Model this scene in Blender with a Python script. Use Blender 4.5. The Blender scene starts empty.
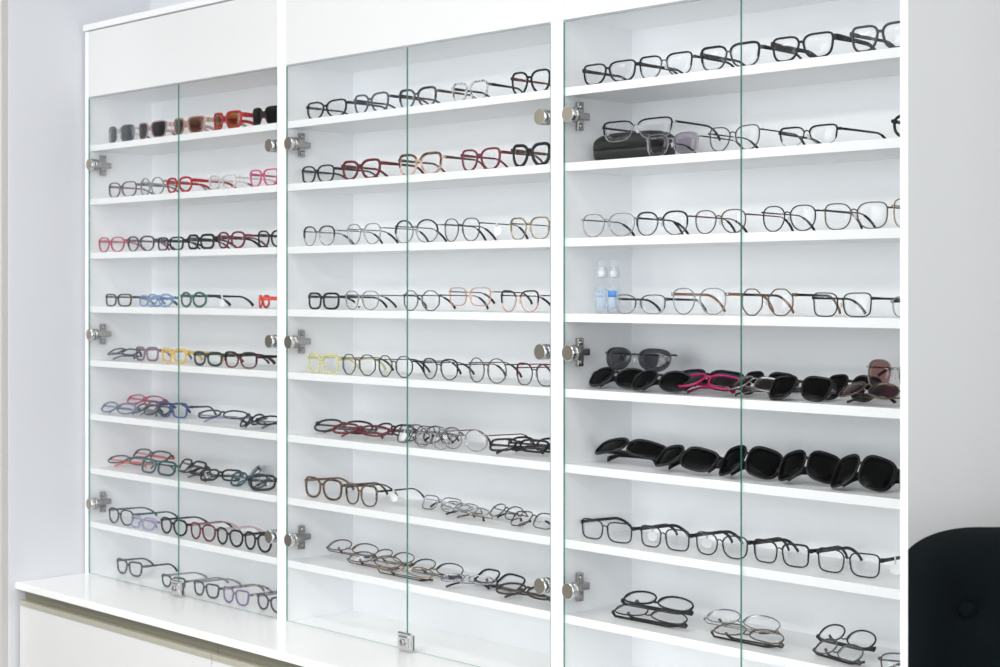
import bpy, bmesh, math, random
from mathutils import Vector, Matrix, Euler

random.seed(7)
C = bpy.context.scene.collection
PI = math.pi

# ------------------------------------------------------------------ camera
F_PX, CX, HY = 1665.0, 500.0, 289.0
LN = math.hypot(1665.0, 1590.0)
SN, CN = 1665.0 / LN, 1590.0 / LN
CAMD = 2.5                      # camera distance from the cabinet fronts
EYE = 1.40                      # eye height above the floor (z = 0 is the eye level)
FLOOR = -EYE
CEIL = 1.32
FV = Vector((-SN, CN, 0.0))     # camera forward in the plan
RV = Vector((CN, SN, 0.0))      # camera right
CAM = Vector((0.0, -CAMD, 0.0))

cam = bpy.data.cameras.new('camera')
camo = bpy.data.objects.new('camera', cam)
C.objects.link(camo)
cam.sensor_width = 36.0
cam.lens = F_PX / 1000.0 * 36.0
cam.shift_y = -(333.5 - HY) / 1000.0
camo.location = CAM
camo.rotation_euler = (PI / 2, 0, math.atan2(SN, CN))
cam.clip_start = 0.05
cam.dof.use_dof = True
cam.dof.focus_distance = 3.25
cam.dof.aperture_fstop = 10.0
bpy.context.scene.camera = camo


def ray(px):
    d = FV * F_PX + RV * (px - CX)
    return d


def at_depth(px, depth):
    """world x where image column px meets the vertical plane y = depth"""
    d = ray(px)
    return d.x / d.y * (CAMD + depth)


def depth_on(px, py, z):
    """plane depth y of the point of image (px, py) lying at height z"""
    Z = -z * F_PX / (py - HY)
    return Z * ray(px).y / F_PX - CAMD


def cam_pt(px, py, Z):
    return CAM + FV * Z + RV * ((px - CX) / F_PX * Z) + Vector((0, 0, -(py - HY) / F_PX * Z))


# ------------------------------------------------------------------ materials
MATS = {}


def new_mat(name):
    m = bpy.data.materials.new(name)
    m.use_nodes = True
    nt = m.node_tree
    for n in list(nt.nodes):
        nt.nodes.remove(n)
    out = nt.nodes.new('ShaderNodeOutputMaterial')
    return m, nt, out


def principled(name, col, rough=0.4, metal=0.0, coat=0.0, noise=0.0, nscale=30.0, bump=0.0, sheen=0.0, spec=0.5):
    if name in MATS:
        return MATS[name]
    m, nt, out = new_mat(name)
    p = nt.nodes.new('ShaderNodeBsdfPrincipled')
    p.inputs['Base Color'].default_value = (*col, 1)
    p.inputs['Roughness'].default_value = rough
    p.inputs['Metallic'].default_value = metal
    p.inputs['Coat Weight'].default_value = coat
    p.inputs['Sheen Weight'].default_value = sheen
    p.inputs['Specular IOR Level'].default_value = spec
    nt.links.new(p.outputs[0], out.inputs[0])
    tc = nt.nodes.new('ShaderNodeTexCoord')
    nz = nt.nodes.new('ShaderNodeTexNoise')
    nz.inputs['Scale'].default_value = nscale
    nz.inputs['Detail'].default_value = 3
    nt.links.new(tc.outputs['Object'], nz.inputs['Vector'])
    if noise:
        mx = nt.nodes.new('ShaderNodeMix')
        mx.data_type = 'RGBA'
        mx.inputs[6].default_value = (*[c * (1 - noise) for c in col], 1)
        mx.inputs[7].default_value = (*[min(1, c * (1 + noise)) for c in col], 1)
        nt.links.new(nz.outputs[0], mx.inputs[0])
        nt.links.new(mx.outputs[2], p.inputs['Base Color'])
    if bump:
        b = nt.nodes.new('ShaderNodeBump')
        b.inputs['Strength'].default_value = bump
        b.inputs['Distance'].default_value = 0.002
        nt.links.new(nz.outputs[0], b.inputs['Height'])
        nt.links.new(b.outputs[0], p.inputs['Normal'])
    MATS[name] = m
    return m


def mottled(name, c1, c2, scale=180.0, lo=0.42, hi=0.58, rough=0.22):
    """two-tone acetate: tortoiseshell, spotted"""
    if name in MATS:
        return MATS[name]
    m, nt, out = new_mat(name)
    p = nt.nodes.new('ShaderNodeBsdfPrincipled')
    p.inputs['Roughness'].default_value = rough
    tc = nt.nodes.new('ShaderNodeTexCoord')
    nz = nt.nodes.new('ShaderNodeTexNoise')
    nz.inputs['Scale'].default_value = scale
    nz.inputs['Detail'].default_value = 2
    rp = nt.nodes.new('ShaderNodeValToRGB')
    rp.color_ramp.elements[0].position = lo
    rp.color_ramp.elements[0].color = (*c1, 1)
    rp.color_ramp.elements[1].position = hi
    rp.color_ramp.elements[1].color = (*c2, 1)
    nt.links.new(tc.outputs['Object'], nz.inputs['Vector'])
    nt.links.new(nz.outputs[0], rp.inputs[0])
    nt.links.new(rp.outputs[0], p.inputs['Base Color'])
    nt.links.new(p.outputs[0], out.inputs[0])
    MATS[name] = m
    return m


def clear_plastic(name, col, opacity, rough=0.15):
    """translucent acetate: partly see-through, partly coloured"""
    if name in MATS:
        return MATS[name]
    m, nt, out = new_mat(name)
    p = nt.nodes.new('ShaderNodeBsdfPrincipled')
    p.inputs['Base Color'].default_value = (*col, 1)
    p.inputs['Roughness'].default_value = rough
    t = nt.nodes.new('ShaderNodeBsdfTransparent')
    t.inputs[0].default_value = (*[0.55 + 0.45 * c for c in col], 1)
    mx = nt.nodes.new('ShaderNodeMixShader')
    mx.inputs[0].default_value = opacity
    nt.links.new(t.outputs[0], mx.inputs[1])
    nt.links.new(p.outputs[0], mx.inputs[2])
    nt.links.new(mx.outputs[0], out.inputs[0])
    MATS[name] = m
    return m


def thin_glass(name, tint=(1, 1, 1), ior=1.5, rough=0.0, gloss=1.0):
    """clear sheet: sees through, reflects by angle"""
    if name in MATS:
        return MATS[name]
    m, nt, out = new_mat(name)
    t = nt.nodes.new('ShaderNodeBsdfTransparent')
    t.inputs[0].default_value = (*tint, 1)
    g = nt.nodes.new('ShaderNodeBsdfGlossy')
    g.inputs['Color'].default_value = (gloss, gloss, gloss, 1)
    g.inputs['Roughness'].default_value = rough
    f0 = ((ior - 1) / (ior + 1)) ** 2
    lw = nt.nodes.new('ShaderNodeLayerWeight')
    lw.inputs['Blend'].default_value = 0.5
    pw = nt.nodes.new('ShaderNodeMath')
    pw.operation = 'POWER'
    pw.inputs[1].default_value = 5.0
    ma = nt.nodes.new('ShaderNodeMath')
    ma.operation = 'MULTIPLY_ADD'
    ma.inputs[1].default_value = 1 - f0
    ma.inputs[2].default_value = f0
    nt.links.new(lw.outputs['Facing'], pw.inputs[0])
    nt.links.new(pw.outputs[0], ma.inputs[0])
    mx = nt.nodes.new('ShaderNodeMixShader')
    nt.links.new(ma.outputs[0], mx.inputs[0])
    nt.links.new(t.outputs[0], mx.inputs[1])
    nt.links.new(g.outputs[0], mx.inputs[2])
    nt.links.new(mx.outputs[0], out.inputs[0])
    MATS[name] = m
    return m


WHITE = principled('white_laminate', (0.92, 0.93, 0.945), 0.38, noise=0.006, nscale=8)  # lightened to make up for the shade inside the cabinets
WHITE_TONED = principled('white_toned_down', (0.84, 0.845, 0.85), 0.35, noise=0.004, nscale=8)  # same white board, darkened where strong light would clip it
HEADER = principled('header_toned_down', (0.73, 0.735, 0.735), 0.3, noise=0.004)  # header white darkened further to offset the strong light on it
WORKTOP = principled('worktop_laminate', (0.94, 0.94, 0.935), 0.22, noise=0.006, nscale=6)
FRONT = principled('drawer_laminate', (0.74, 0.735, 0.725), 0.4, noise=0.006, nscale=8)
OLIVE = principled('olive_aluminium', (0.27, 0.26, 0.20), 0.45, metal=0.35, noise=0.03)
OLIVE_LIGHT = principled('pale_olive_aluminium', (0.55, 0.53, 0.43), 0.4, metal=0.3, noise=0.03)
CHROME = principled('chrome', (0.75, 0.75, 0.76), 0.12, metal=1.0, noise=0.02)
SATIN = principled('satin_nickel', (0.47, 0.43, 0.36), 0.38, metal=1.0, noise=0.03, nscale=200)
NICKEL = principled('nickel', (0.40, 0.39, 0.385), 0.22, metal=1.0, noise=0.03)
RUBBER = principled('black_rubber', (0.02, 0.02, 0.02), 0.6, noise=0.1)
GLASS = thin_glass('door_glass', (0.993, 0.997, 0.995), 1.32)
GEDGE = clear_plastic('green_glass_edge', (0.08, 0.36, 0.27), 0.75)
WALL = principled('painted_wall_cool', (0.735, 0.745, 0.775), 0.8, noise=0.01, nscale=3, bump=0.02)
WALL_GREY = principled('painted_wall_grey', (0.45, 0.455, 0.452), 0.8, noise=0.01, nscale=3, bump=0.02)
PIER = principled('painted_wall_warm', (0.60, 0.585, 0.57), 0.8, noise=0.01, nscale=3)
CEILM = principled('ceiling_paint', (0.88, 0.88, 0.88), 0.8, noise=0.005)
FLOORM = principled('floor_vinyl', (0.36, 0.355, 0.35), 0.35, noise=0.05, nscale=4)
VELVET = principled('dark_velvet', (0.0016, 0.0036, 0.0044), 0.9, sheen=0.008, noise=0.25, nscale=40, bump=0.3, spec=0.1)
CASE = principled('black_case_leatherette', (0.010, 0.010, 0.010), 0.42, noise=0.15, nscale=400, bump=0.15)
PAPER = principled('white_paper_tag', (0.86, 0.86, 0.86), 0.6, noise=0.01)
LENS = thin_glass('clear_lens', (0.993, 0.993, 0.996), 1.36)

PAL = {
    'black': lambda: principled('black_acetate', (0.010, 0.010, 0.012), 0.25, spec=0.3, noise=0.1),
    'mattblack': lambda: principled('matt_black_frame', (0.012, 0.012, 0.014), 0.5, spec=0.25, noise=0.1),
    'navy': lambda: principled('navy_acetate', (0.02, 0.028, 0.05), 0.28, spec=0.3, noise=0.1),
    'darkbrown': lambda: principled('dark_brown_acetate', (0.035, 0.022, 0.018), 0.25, spec=0.3, noise=0.2),
    'darkgrey': lambda: principled('dark_grey_acetate', (0.04, 0.042, 0.05), 0.3, spec=0.3, noise=0.1),
    'bluegrey': lambda: principled('blue_grey_acetate', (0.09, 0.105, 0.13), 0.28, spec=0.3, noise=0.15),
    'greypurple': lambda: principled('grey_purple_acetate', (0.12, 0.075, 0.10), 0.28, spec=0.3, noise=0.15),
    'red': lambda: principled('red_acetate', (0.42, 0.010, 0.018), 0.25, spec=0.3, noise=0.1),
    'darkred': lambda: principled('dark_red_acetate', (0.13, 0.012, 0.018), 0.25, spec=0.3, noise=0.25),
    'burgundy': lambda: principled('burgundy_acetate', (0.17, 0.02, 0.04), 0.25, spec=0.3, noise=0.2),
    'pink': lambda: principled('pink_acetate', (0.60, 0.08, 0.20), 0.28, spec=0.3, noise=0.1),
    'magenta': lambda: principled('magenta_acetate', (0.40, 0.012, 0.10), 0.25, spec=0.3, noise=0.1),
    'rosered': lambda: principled('rose_red_frame', (0.45, 0.035, 0.09), 0.28, noise=0.1),
    'coral': lambda: principled('coral_acetate', (0.72, 0.07, 0.045), 0.28, spec=0.3, noise=0.08),
    'teal': lambda: principled('teal_acetate', (0.015, 0.075, 0.09), 0.28, spec=0.3, noise=0.1),
    'darkgreen': lambda: principled('dark_green_acetate', (0.02, 0.04, 0.032), 0.28, spec=0.3, noise=0.15),
    'blue': lambda: principled('blue_acetate', (0.05, 0.10, 0.27), 0.28, spec=0.3, noise=0.1),
    'greyblue': lambda: principled('grey_blue_acetate', (0.13, 0.17, 0.22), 0.28, spec=0.3, noise=0.15),
    'yellow': lambda: principled('yellow_acetate', (0.85, 0.52, 0.06), 0.28, spec=0.3, noise=0.08),
    'wood': lambda: principled('brown_wood_temple', (0.27, 0.12, 0.055), 0.4, noise=0.3, nscale=120),
    'gold': lambda: principled('gold_metal', (0.40, 0.31, 0.19), 0.25, metal=0.8, noise=0.05),
    'rosegold': lambda: principled('rose_gold_metal', (0.62, 0.36, 0.28), 0.28, metal=0.6, noise=0.05),
    'silver': lambda: principled('silver_metal', (0.36, 0.36, 0.37), 0.25, metal=0.8, noise=0.05),
    'gunmetal': lambda: principled('gunmetal', (0.075, 0.075, 0.08), 0.3, metal=0.6, noise=0.05),
    'blackmetal': lambda: principled('black_metal', (0.012, 0.012, 0.013), 0.35, metal=0.2, spec=0.3, noise=0.05),
    'brownmetal': lambda: principled('brown_metal', (0.10, 0.05, 0.035), 0.3, metal=0.5, noise=0.1),
    'bronze': lambda: principled('bronze_metal', (0.11, 0.08, 0.052), 0.3, metal=0.6, noise=0.1),
    'winemetal': lambda: principled('wine_metal', (0.13, 0.022, 0.03), 0.3, metal=0.4, noise=0.1),
    'tortoise': lambda: mottled('tortoiseshell', (0.012, 0.008, 0.006), (0.16, 0.07, 0.03), 160),
    'tortoiselight': lambda: mottled('honey_tortoiseshell', (0.018, 0.011, 0.008), (0.24, 0.135, 0.08), 150),
    'tortoiseblue': lambda: mottled('blue_black_tortoiseshell', (0.012, 0.010, 0.010), (0.09, 0.085, 0.10), 150),
    'leopard': lambda: mottled('leopard_acetate', (0.015, 0.012, 0.010), (0.55, 0.50, 0.45), 200),
    'spotted': lambda: mottled('black_white_spotted_acetate', (0.05, 0.05, 0.055), (0.62, 0.63, 0.66), 170, 0.40, 0.56),
    'cream': lambda: mottled('cream_acetate', (0.42, 0.26, 0.18), (0.72, 0.55, 0.45), 90),
    'clearblue': lambda: clear_plastic('clear_blue_acetate', (0.30, 0.45, 0.68), 0.55),
    'clearpink': lambda: clear_plastic('clear_pink_acetate', (0.75, 0.52, 0.56), 0.38),
    'clearbeige': lambda: clear_plastic('clear_beige_acetate', (0.62, 0.42, 0.33), 0.65),
    'clearwhite': lambda: clear_plastic('clear_white_acetate', (0.80, 0.76, 0.76), 0.5),
    'clearlilac': lambda: clear_plastic('clear_lilac_acetate', (0.42, 0.40, 0.60), 0.6),
    'lilac': lambda: principled('lilac_acetate', (0.16, 0.13, 0.25), 0.3, spec=0.3, noise=0.15),
    'mauve': lambda: clear_plastic('mauve_acetate', (0.25, 0.15, 0.20), 0.75),
    'cleargreen': lambda: clear_plastic('clear_green_acetate', (0.06, 0.17, 0.13), 0.8),
    'clearmint': lambda: clear_plastic('clear_mint_acetate', (0.25, 0.58, 0.36), 0.55),
    'clearyellow': lambda: clear_plastic('clear_yellow_acetate', (0.85, 0.80, 0.42), 0.42),
    'clearamber': lambda: clear_plastic('clear_amber_acetate', (0.88, 0.62, 0.16), 0.65),
    'cleargrey': lambda: clear_plastic('clear_grey_acetate', (0.38, 0.38, 0.40), 0.65),
}
LENSES = {
    'clear': lambda: LENS,
    'dark': lambda: thin_glass('dark_sun_lens', (0.06, 0.06, 0.068), 1.5, 0.06, 0.35),
    'black': lambda: thin_glass('black_sun_lens', (0.025, 0.025, 0.027), 1.5, 0.10, 0.25),
    'slate': lambda: thin_glass('slate_sun_lens', (0.20, 0.22, 0.26), 1.6, 0.05),
    'brown': lambda: thin_glass('brown_sun_lens', (0.38, 0.19, 0.12), 1.5, 0.03),
    'palebrown': lambda: thin_glass('pale_brown_sun_lens', (0.60, 0.42, 0.40), 1.5, 0.03),
    'amber': lambda: thin_glass('amber_mirror_lens', (0.62, 0.30, 0.06), 1.6, 0.05),
    'wine': lambda: thin_glass('wine_sun_lens', (0.30, 0.12, 0.16), 1.5, 0.03),
    'blue': lambda: thin_glass('blue_sun_lens', (0.16, 0.26, 0.34), 1.5, 0.03),
    'grey': lambda: thin_glass('grey_sun_lens', (0.34, 0.34, 0.37), 1.6, 0.03),
    'mauve': lambda: thin_glass('mauve_lens', (0.72, 0.68, 0.74), 1.5, 0.03),
}


def M(k):
    return PAL[k]() if isinstance(k, str) else k


# ------------------------------------------------------------------ mesh helpers
class MB:
    def __init__(self):
        self.v, self.f, self.s, self.mi = [], [], [], []
        self.cur = 0

    def add(self, vs, fs, smooth=True):
        o = len(self.v)
        self.v += [Vector(p) for p in vs]
        for f in fs:
            self.f.append([i + o for i in f])
            self.s.append(smooth)
            self.mi.append(self.cur)

    def box(self, x0, x1, y0, y1, z0, z1, bev=0.0):
        if bev <= 0:
            vs = [(x, y, z) for x in (x0, x1) for y in (y0, y1) for z in (z0, z1)]
            self.add(vs, [(0, 1, 3, 2), (4, 6, 7, 5), (0, 4, 5, 1), (2, 3, 7, 6), (0, 2, 6, 4), (1, 5, 7, 3)], False)
            return
        bm = bmesh.new()
        bmesh.ops.create_cube(bm, size=1)
        for v in bm.verts:
            v.co = ((x0 + x1) / 2 + v.co.x * (x1 - x0), (y0 + y1) / 2 + v.co.y * (y1 - y0), (z0 + z1) / 2 + v.co.z * (z1 - z0))
        bmesh.ops.bevel(bm, geom=bm.edges[:], offset=bev, segments=2, affect='EDGES', profile=0.6)
        bm.verts.index_update()
        self.add([v.co.copy() for v in bm.verts], [[v.index for v in f.verts] for f in bm.faces], False)
        bm.free()

    def sweep(self, path, axis, half, closed=False, nsec=8, power=3.0, caps=True):
        """tube along path; half[i] = (across, along axis) half sizes; rounded-rectangle section"""
        n = len(path)
        path = [Vector(p) for p in path]
        axis = Vector(axis)
        vs = []
        for i in range(n):
            a = path[(i - 1) % n] if (closed or i > 0) else path[i]
            b = path[(i + 1) % n] if (closed or i < n - 1) else path[i]
            t = (b - a)
            t.normalize()
            nn = t.cross(axis)
            if nn.length < 1e-6:
                nn = Vector((0, 0, 1)).cross(t)
            nn.normalize()
            bb = nn.cross(t).normalized()
            h = half[i] if isinstance(half, list) else half
            for k in range(nsec):
                th = 2 * PI * (k + 0.5) / nsec
                c, s = math.cos(th), math.sin(th)
                u = math.copysign(abs(c) ** (2 / power), c) * h[0]
                w = math.copysign(abs(s) ** (2 / power), s) * h[1]
                vs.append(path[i] + nn * u + bb * w)
        fs = []
        m = n if closed else n - 1
        for i in range(m):
            j = (i + 1) % n
            for k in range(nsec):
                l = (k + 1) % nsec
                fs.append((i * nsec + k, i * nsec + l, j * nsec + l, j * nsec + k))
        if not closed and caps:
            fs.append(list(range(nsec))[::-1])
            fs.append([(n - 1) * nsec + k for k in range(nsec)])
        self.add(vs, fs)

    def ellipsoid(self, c, r, nu=10, nv=6):
        vs, fs = [], []
        for i in range(nv + 1):
            ph = -PI / 2 + PI * i / nv
            for k in range(nu):
                th = 2 * PI * k / nu
                vs.append((c[0] + r[0] * math.cos(ph) * math.cos(th), c[1] + r[1] * math.cos(ph) * math.sin(th), c[2] + r[2] * math.sin(ph)))
        for i in range(nv):
            for k in range(nu):
                l = (k + 1) % nu
                fs.append((i * nu + k, i * nu + l, (i + 1) * nu + l, (i + 1) * nu + k))
        self.add(vs, fs)

    def lathe(self, prof, c=(0, 0, 0), axis='z', n=24, smooth=True):
        """prof: list of (radius, height)"""
        vs, fs = [], []
        for r, h in prof:
            for k in range(n):
                th = 2 * PI * k / n
                a, b = r * math.cos(th), r * math.sin(th)
                p = (a, b, h) if axis == 'z' else ((a, h, b) if axis == 'y' else (h, a, b))
                vs.append((c[0] + p[0], c[1] + p[1], c[2] + p[2]))
        for i in range(len(prof) - 1):
            for k in range(n):
                l = (k + 1) % n
                fs.append((i * n + k, i * n + l, (i + 1) * n + l, (i + 1) * n + k))
        fs.append(list(range(n)))
        fs.append([(len(prof) - 1) * n + k for k in range(n)])
        self.add(vs, fs, smooth)

    def build(self, name, mats, parent=None, warp=None):
        me = bpy.data.meshes.new(name)
        vs = [warp(p) for p in self.v] if warp else self.v
        me.from_pydata([tuple(p) for p in vs], [], self.f)
        for m in (mats if isinstance(mats, list) else [mats]):
            me.materials.append(m)
        for p, s, k in zip(me.polygons, self.s, self.mi):
            p.use_smooth = s
            p.material_index = k
        bm = bmesh.new()
        bm.from_mesh(me)
        bmesh.ops.recalc_face_normals(bm, faces=bm.faces)
        bm.to_mesh(me)
        bm.free()
        me.update()
        o = bpy.data.objects.new(name, me)
        C.objects.link(o)
        if parent:
            o.parent = parent
        return o


def box_obj(name, dims, mat, parent=None, bev=0.0):
    b = MB()
    b.box(*dims, bev=bev)
    return b.build(name, mat, parent)


def thing(name, label, cat, loc=(0, 0, 0), group=None):
    o = bpy.data.objects.new(name, None)
    o.empty_display_size = 0.02
    C.objects.link(o)
    o.location = loc
    o['label'] = label
    o['category'] = cat
    if group:
        o['group'] = group
    return o


def tag(o, label, cat, group=None):
    o['label'] = label
    o['category'] = cat
    if group:
        o['group'] = group
    return o


def structure(o):
    o['kind'] = 'structure'
    return o


# ------------------------------------------------------------------ room
X0, CW = -4.3855, 0.970
XEND = X0 + 3 * CW
DEEP = 0.2155
BOT = -0.837                     # top of the worktop, floor of the cabinets
OPEN_TOP = 0.5625
TOP = 0.775
T = 0.018

structure(box_obj('floor', (-7, 2.6, -6, 0.47, FLOOR - 0.05, FLOOR), FLOORM))
structure(box_obj('ceiling', (-7, 2.6, -6, 0.47, CEIL, CEIL + 0.05), CEILM))
structure(box_obj('wall_back', (X0 - 0.012, 2.6, DEEP + 0.012, DEEP + 0.2, FLOOR, CEIL), WALL))
structure(box_obj('wall_left', (X0 - 0.30, X0 - 0.012, -0.238, DEEP + 0.2, FLOOR, CEIL), WALL, bev=0.004))
structure(box_obj('trim_2', (-7, X0 - 0.0125, -0.258, -0.2382, FLOOR, CEIL), PIER))
SHOP = principled('shop_wall_paint', (0.20, 0.205, 0.21), 0.8, noise=0.02, nscale=3)
structure(box_obj('wall_front', (-7, -2.6, -6.1, -6.0, FLOOR, CEIL), SHOP))
structure(box_obj('wall_side', (-7.1, -7, -6.1, -0.2, FLOOR, CEIL), SHOP))

# grey wall on the right, standing square to the line of sight, and its white edge board
gw = MB()
p0, p1 = cam_pt(903.0, HY, 2.44), cam_pt(1500, HY, 2.44)
fw = FV * 0.06
vs = [(*(p).to_2d(), z) for z in (FLOOR, CEIL) for p in (p0, p1, p1 + fw, cam_pt(904.0, HY, 2.50))]
gw.add(vs, [(0, 1, 2, 3), (7, 6, 5, 4), (0, 4, 5, 1), (1, 5, 6, 2), (2, 6, 7, 3), (3, 7, 4, 0)], False)
structure(gw.build('wall_right', WALL_GREY))
tb = MB()
q = [cam_pt(900.3, HY, 2.12), cam_pt(907.8, HY, 2.12), cam_pt(907.6, HY, 2.18), cam_pt(900.6, HY, 2.18)]
vs = [(*(p).to_2d(), z) for z in (FLOOR, CEIL) for p in q]
tb.add(vs, [(0, 1, 2, 3), (7, 6, 5, 4), (0, 4, 5, 1), (1, 5, 6, 2), (2, 6, 7, 3), (3, 7, 4, 0)], False)
structure(tb.build('trim_1', WHITE_TONED))

# ------------------------------------------------------------------ base units and worktop
wt = MB()
wt.box(X0 - 0.011, XEND + 0.01, -0.215, DEEP + 0.008, BOT - 0.0195, BOT, bev=0.0012)
tag(wt.build('worktop', WORKTOP), 'long white worktop running under the three glass display cabinets', 'worktop')
BASE_TXT = ['white base drawer unit under the worktop, leftmost, beside the left wall',
            'white base drawer unit under the middle of the worktop',
            'white base drawer unit under the right end of the worktop']
for i in range(3):
    a = X0 + i * CW
    r = thing('base_cabinet', BASE_TXT[i], 'drawer unit', (a, 0, FLOOR), 'base units under the worktop')
    hz = BOT - 0.0195 - FLOOR
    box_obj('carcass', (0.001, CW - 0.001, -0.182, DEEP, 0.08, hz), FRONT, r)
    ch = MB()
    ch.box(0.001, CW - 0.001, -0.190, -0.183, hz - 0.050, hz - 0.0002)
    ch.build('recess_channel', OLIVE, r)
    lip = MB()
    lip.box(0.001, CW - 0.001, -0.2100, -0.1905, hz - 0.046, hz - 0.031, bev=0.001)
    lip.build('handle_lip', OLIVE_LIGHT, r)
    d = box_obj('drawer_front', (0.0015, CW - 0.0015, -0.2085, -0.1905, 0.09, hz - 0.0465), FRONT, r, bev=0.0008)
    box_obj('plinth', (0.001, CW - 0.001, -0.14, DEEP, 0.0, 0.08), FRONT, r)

# ------------------------------------------------------------------ display cabinets
SHELF_BOT = [0.4037 - 0.1576 * k for k in range(8)]
SHELF_TOP = [b + T for b in SHELF_BOT] + [BOT]
HINGE_Z = [0.364, -0.133, -0.628]
CAB_NAMES = ['left', 'middle', 'right']
CAB_LABEL = ['white display cabinet with glass doors against the left wall',
             'white display cabinet with glass doors between the other two',
             'white display cabinet with glass doors beside the grey wall and dark armchair']
for ci in range(3):
    a = X0 + ci * CW
    b = a + CW
    r = thing('display_cabinet', CAB_LABEL[ci], 'cabinet', (a, 0, BOT), 'glass-fronted display cabinets')

    def bx(name, x0, x1, y0, y1, z0, z1, m, bev=0.0, par=None):
        return box_obj(name, (x0 - a, x1 - a, y0, y1, z0 - BOT, z1 - BOT), m, par or r, bev)

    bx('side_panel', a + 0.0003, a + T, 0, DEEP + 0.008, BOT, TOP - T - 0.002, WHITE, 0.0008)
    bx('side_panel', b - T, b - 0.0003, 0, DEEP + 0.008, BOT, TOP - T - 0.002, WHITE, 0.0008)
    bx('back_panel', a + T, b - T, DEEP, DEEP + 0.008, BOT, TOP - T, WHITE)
    bx('top_board', a, b, -0.008, DEEP + 0.008, TOP - T, TOP, WHITE_TONED, 0.0015)
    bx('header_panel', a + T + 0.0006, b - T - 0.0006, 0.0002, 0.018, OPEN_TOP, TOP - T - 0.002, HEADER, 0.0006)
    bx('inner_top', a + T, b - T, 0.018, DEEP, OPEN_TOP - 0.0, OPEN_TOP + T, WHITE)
    for zb in SHELF_BOT:
        bx('shelf', a + T, b - T, 0.0060, DEEP, zb, zb + T, WHITE_TONED, 0.0010)
    mid = (a + b) / 2 + (0.011 if ci == 0 else 0.0)
    for side, (gx0, gx1) in enumerate(((a + T + 0.002, mid - 0.0004), (mid + 0.0004, b - T - 0.002))):
        g = MB()
        gy0, gy1, gz0, gz1 = 0.0005, 0.0045, BOT + 0.004, OPEN_TOP - 0.004
        g.box(gx0 - a, gx1 - a, gy0, gy1, gz0 - BOT, gz1 - BOT)
        g.mi = [1, 1, 0, 0, 1, 1]
        door = g.build('glass_door', [GLASS, GEDGE], r)
        hx = gx0 + 0.021 if side == 0 else gx1 - 0.021
        s = 1 if side == 0 else -1
        for z in HINGE_Z:
            h = MB()
            h.lathe([(0.0165, 0.0062), (0.0172, 0.005), (0.0172, -0.0035), (0.0160, -0.0047), (0.0, -0.0047)], (hx - a, gy0 - 0.0064, z - BOT), 'y', 40, False)
            h.mi = [0 if (sum((Vector(h.v[i]).y for i in f)) / len(f)) > gy0 - 0.01105 else 1 for f in h.f]
            hp = h.build('hinge_cap', [CHROME, SATIN], door)
            # inner cup behind the glass, arm and cross-shaped mounting plate on the panel
            k = MB()
            k.lathe([(0.0165, 0.0002), (0.0165, 0.010), (0.012, 0.0125)], (hx - a, gy1, z - BOT), 'y', 20)
            px = a + T if side == 0 else b - T
            k.box(min(px + s * 0.004, hx) - a, max(px + s * 0.004, hx) - a, gy1 + 0.006, gy1 + 0.020, z - BOT - 0.006, z - BOT + 0.006, 0.001)
            k.box(min(px, px + s * 0.012) - a, max(px, px + s * 0.012) - a, gy1 + 0.004, gy1 + 0.066, z - BOT - 0.0075, z - BOT + 0.0075, 0.0015)
            k.box(min(px, px + s * 0.009) - a, max(px, px + s * 0.009) - a, gy1 + 0.033, gy1 + 0.050, z - BOT - 0.030, z - BOT + 0.030, 0.0015)
            for zz in (-0.020, 0.020):
                k.lathe([(0.0045, 0), (0.0055, s * 0.0115), (0.003, s * 0.0125)], (px - a, gy1 + 0.0415, z - BOT + zz), 'x', 12)
            k.build('hinge_plate', NICKEL, door)
    # lock that clamps both doors at the bottom
    if ci < 2:
        l = MB()
        zc = BOT + 0.022
        l.box(mid - 0.0235 - a, mid + 0.0235 - a, -0.0080, 0.0003, zc - 0.0205 - BOT, zc + 0.0225 - BOT, 0.003)
        l.box(mid - 0.016 - a, mid + 0.016 - a, -0.012, -0.0078, zc - 0.014 - BOT, zc + 0.014 - BOT, 0.002)
        lk = l.build('door_lock', CHROME, r)
        l2 = MB()
        l2.lathe([(0.0075, 0), (0.0075, -0.004), (0.006, -0.005)], (mid - a, -0.012, zc - BOT), 'y', 20)
        l2.box(mid - 0.001 - a, mid + 0.001 - a, -0.0178, -0.0168, zc - 0.005 - BOT, zc + 0.005 - BOT)
        l2.build('lock_cylinder', NICKEL, lk)
        bx('lock_back', mid - 0.019, mid + 0.019, 0.0047, 0.0085, zc - 0.018, zc + 0.016, NICKEL, 0.001)
    else:
        l = MB()
        zc = BOT + 0.022
        l.box(mid - 0.0235 - a, mid + 0.0235 - a, -0.0080, 0.0003, zc - 0.0205 - BOT, zc + 0.0225 - BOT, 0.003)
        l.build('door_lock', CHROME, r)

# ------------------------------------------------------------------ eyeglasses
SHAPES = {
    #         top  bottom taper cat  poly
    'rect':    (4.6, 3.8, 0.06, 0.05, 0),
    'soft':    (3.4, 2.8, 0.07, 0.05, 0),
    'square':  (4.2, 3.4, 0.05, 0.03, 0),
    'round':   (2.1, 2.1, 0.00, 0.00, 0),
    'panto':   (2.7, 2.2, 0.09, 0.03, 0),
    'cat':     (2.9, 2.3, 0.12, 0.20, 0),
    'way':     (4.0, 2.9, 0.12, 0.10, 0),
    'aviator': (3.4, 2.2, 0.10, -0.08, 0),
    'geo':     (2.0, 2.0, 0.05, 0.02, 8),
    'oval':    (2.3, 2.2, 0.03, 0.05, 0),
    'shield':  (4.2, 2.6, 0.04, 0.04, 0),
}


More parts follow.
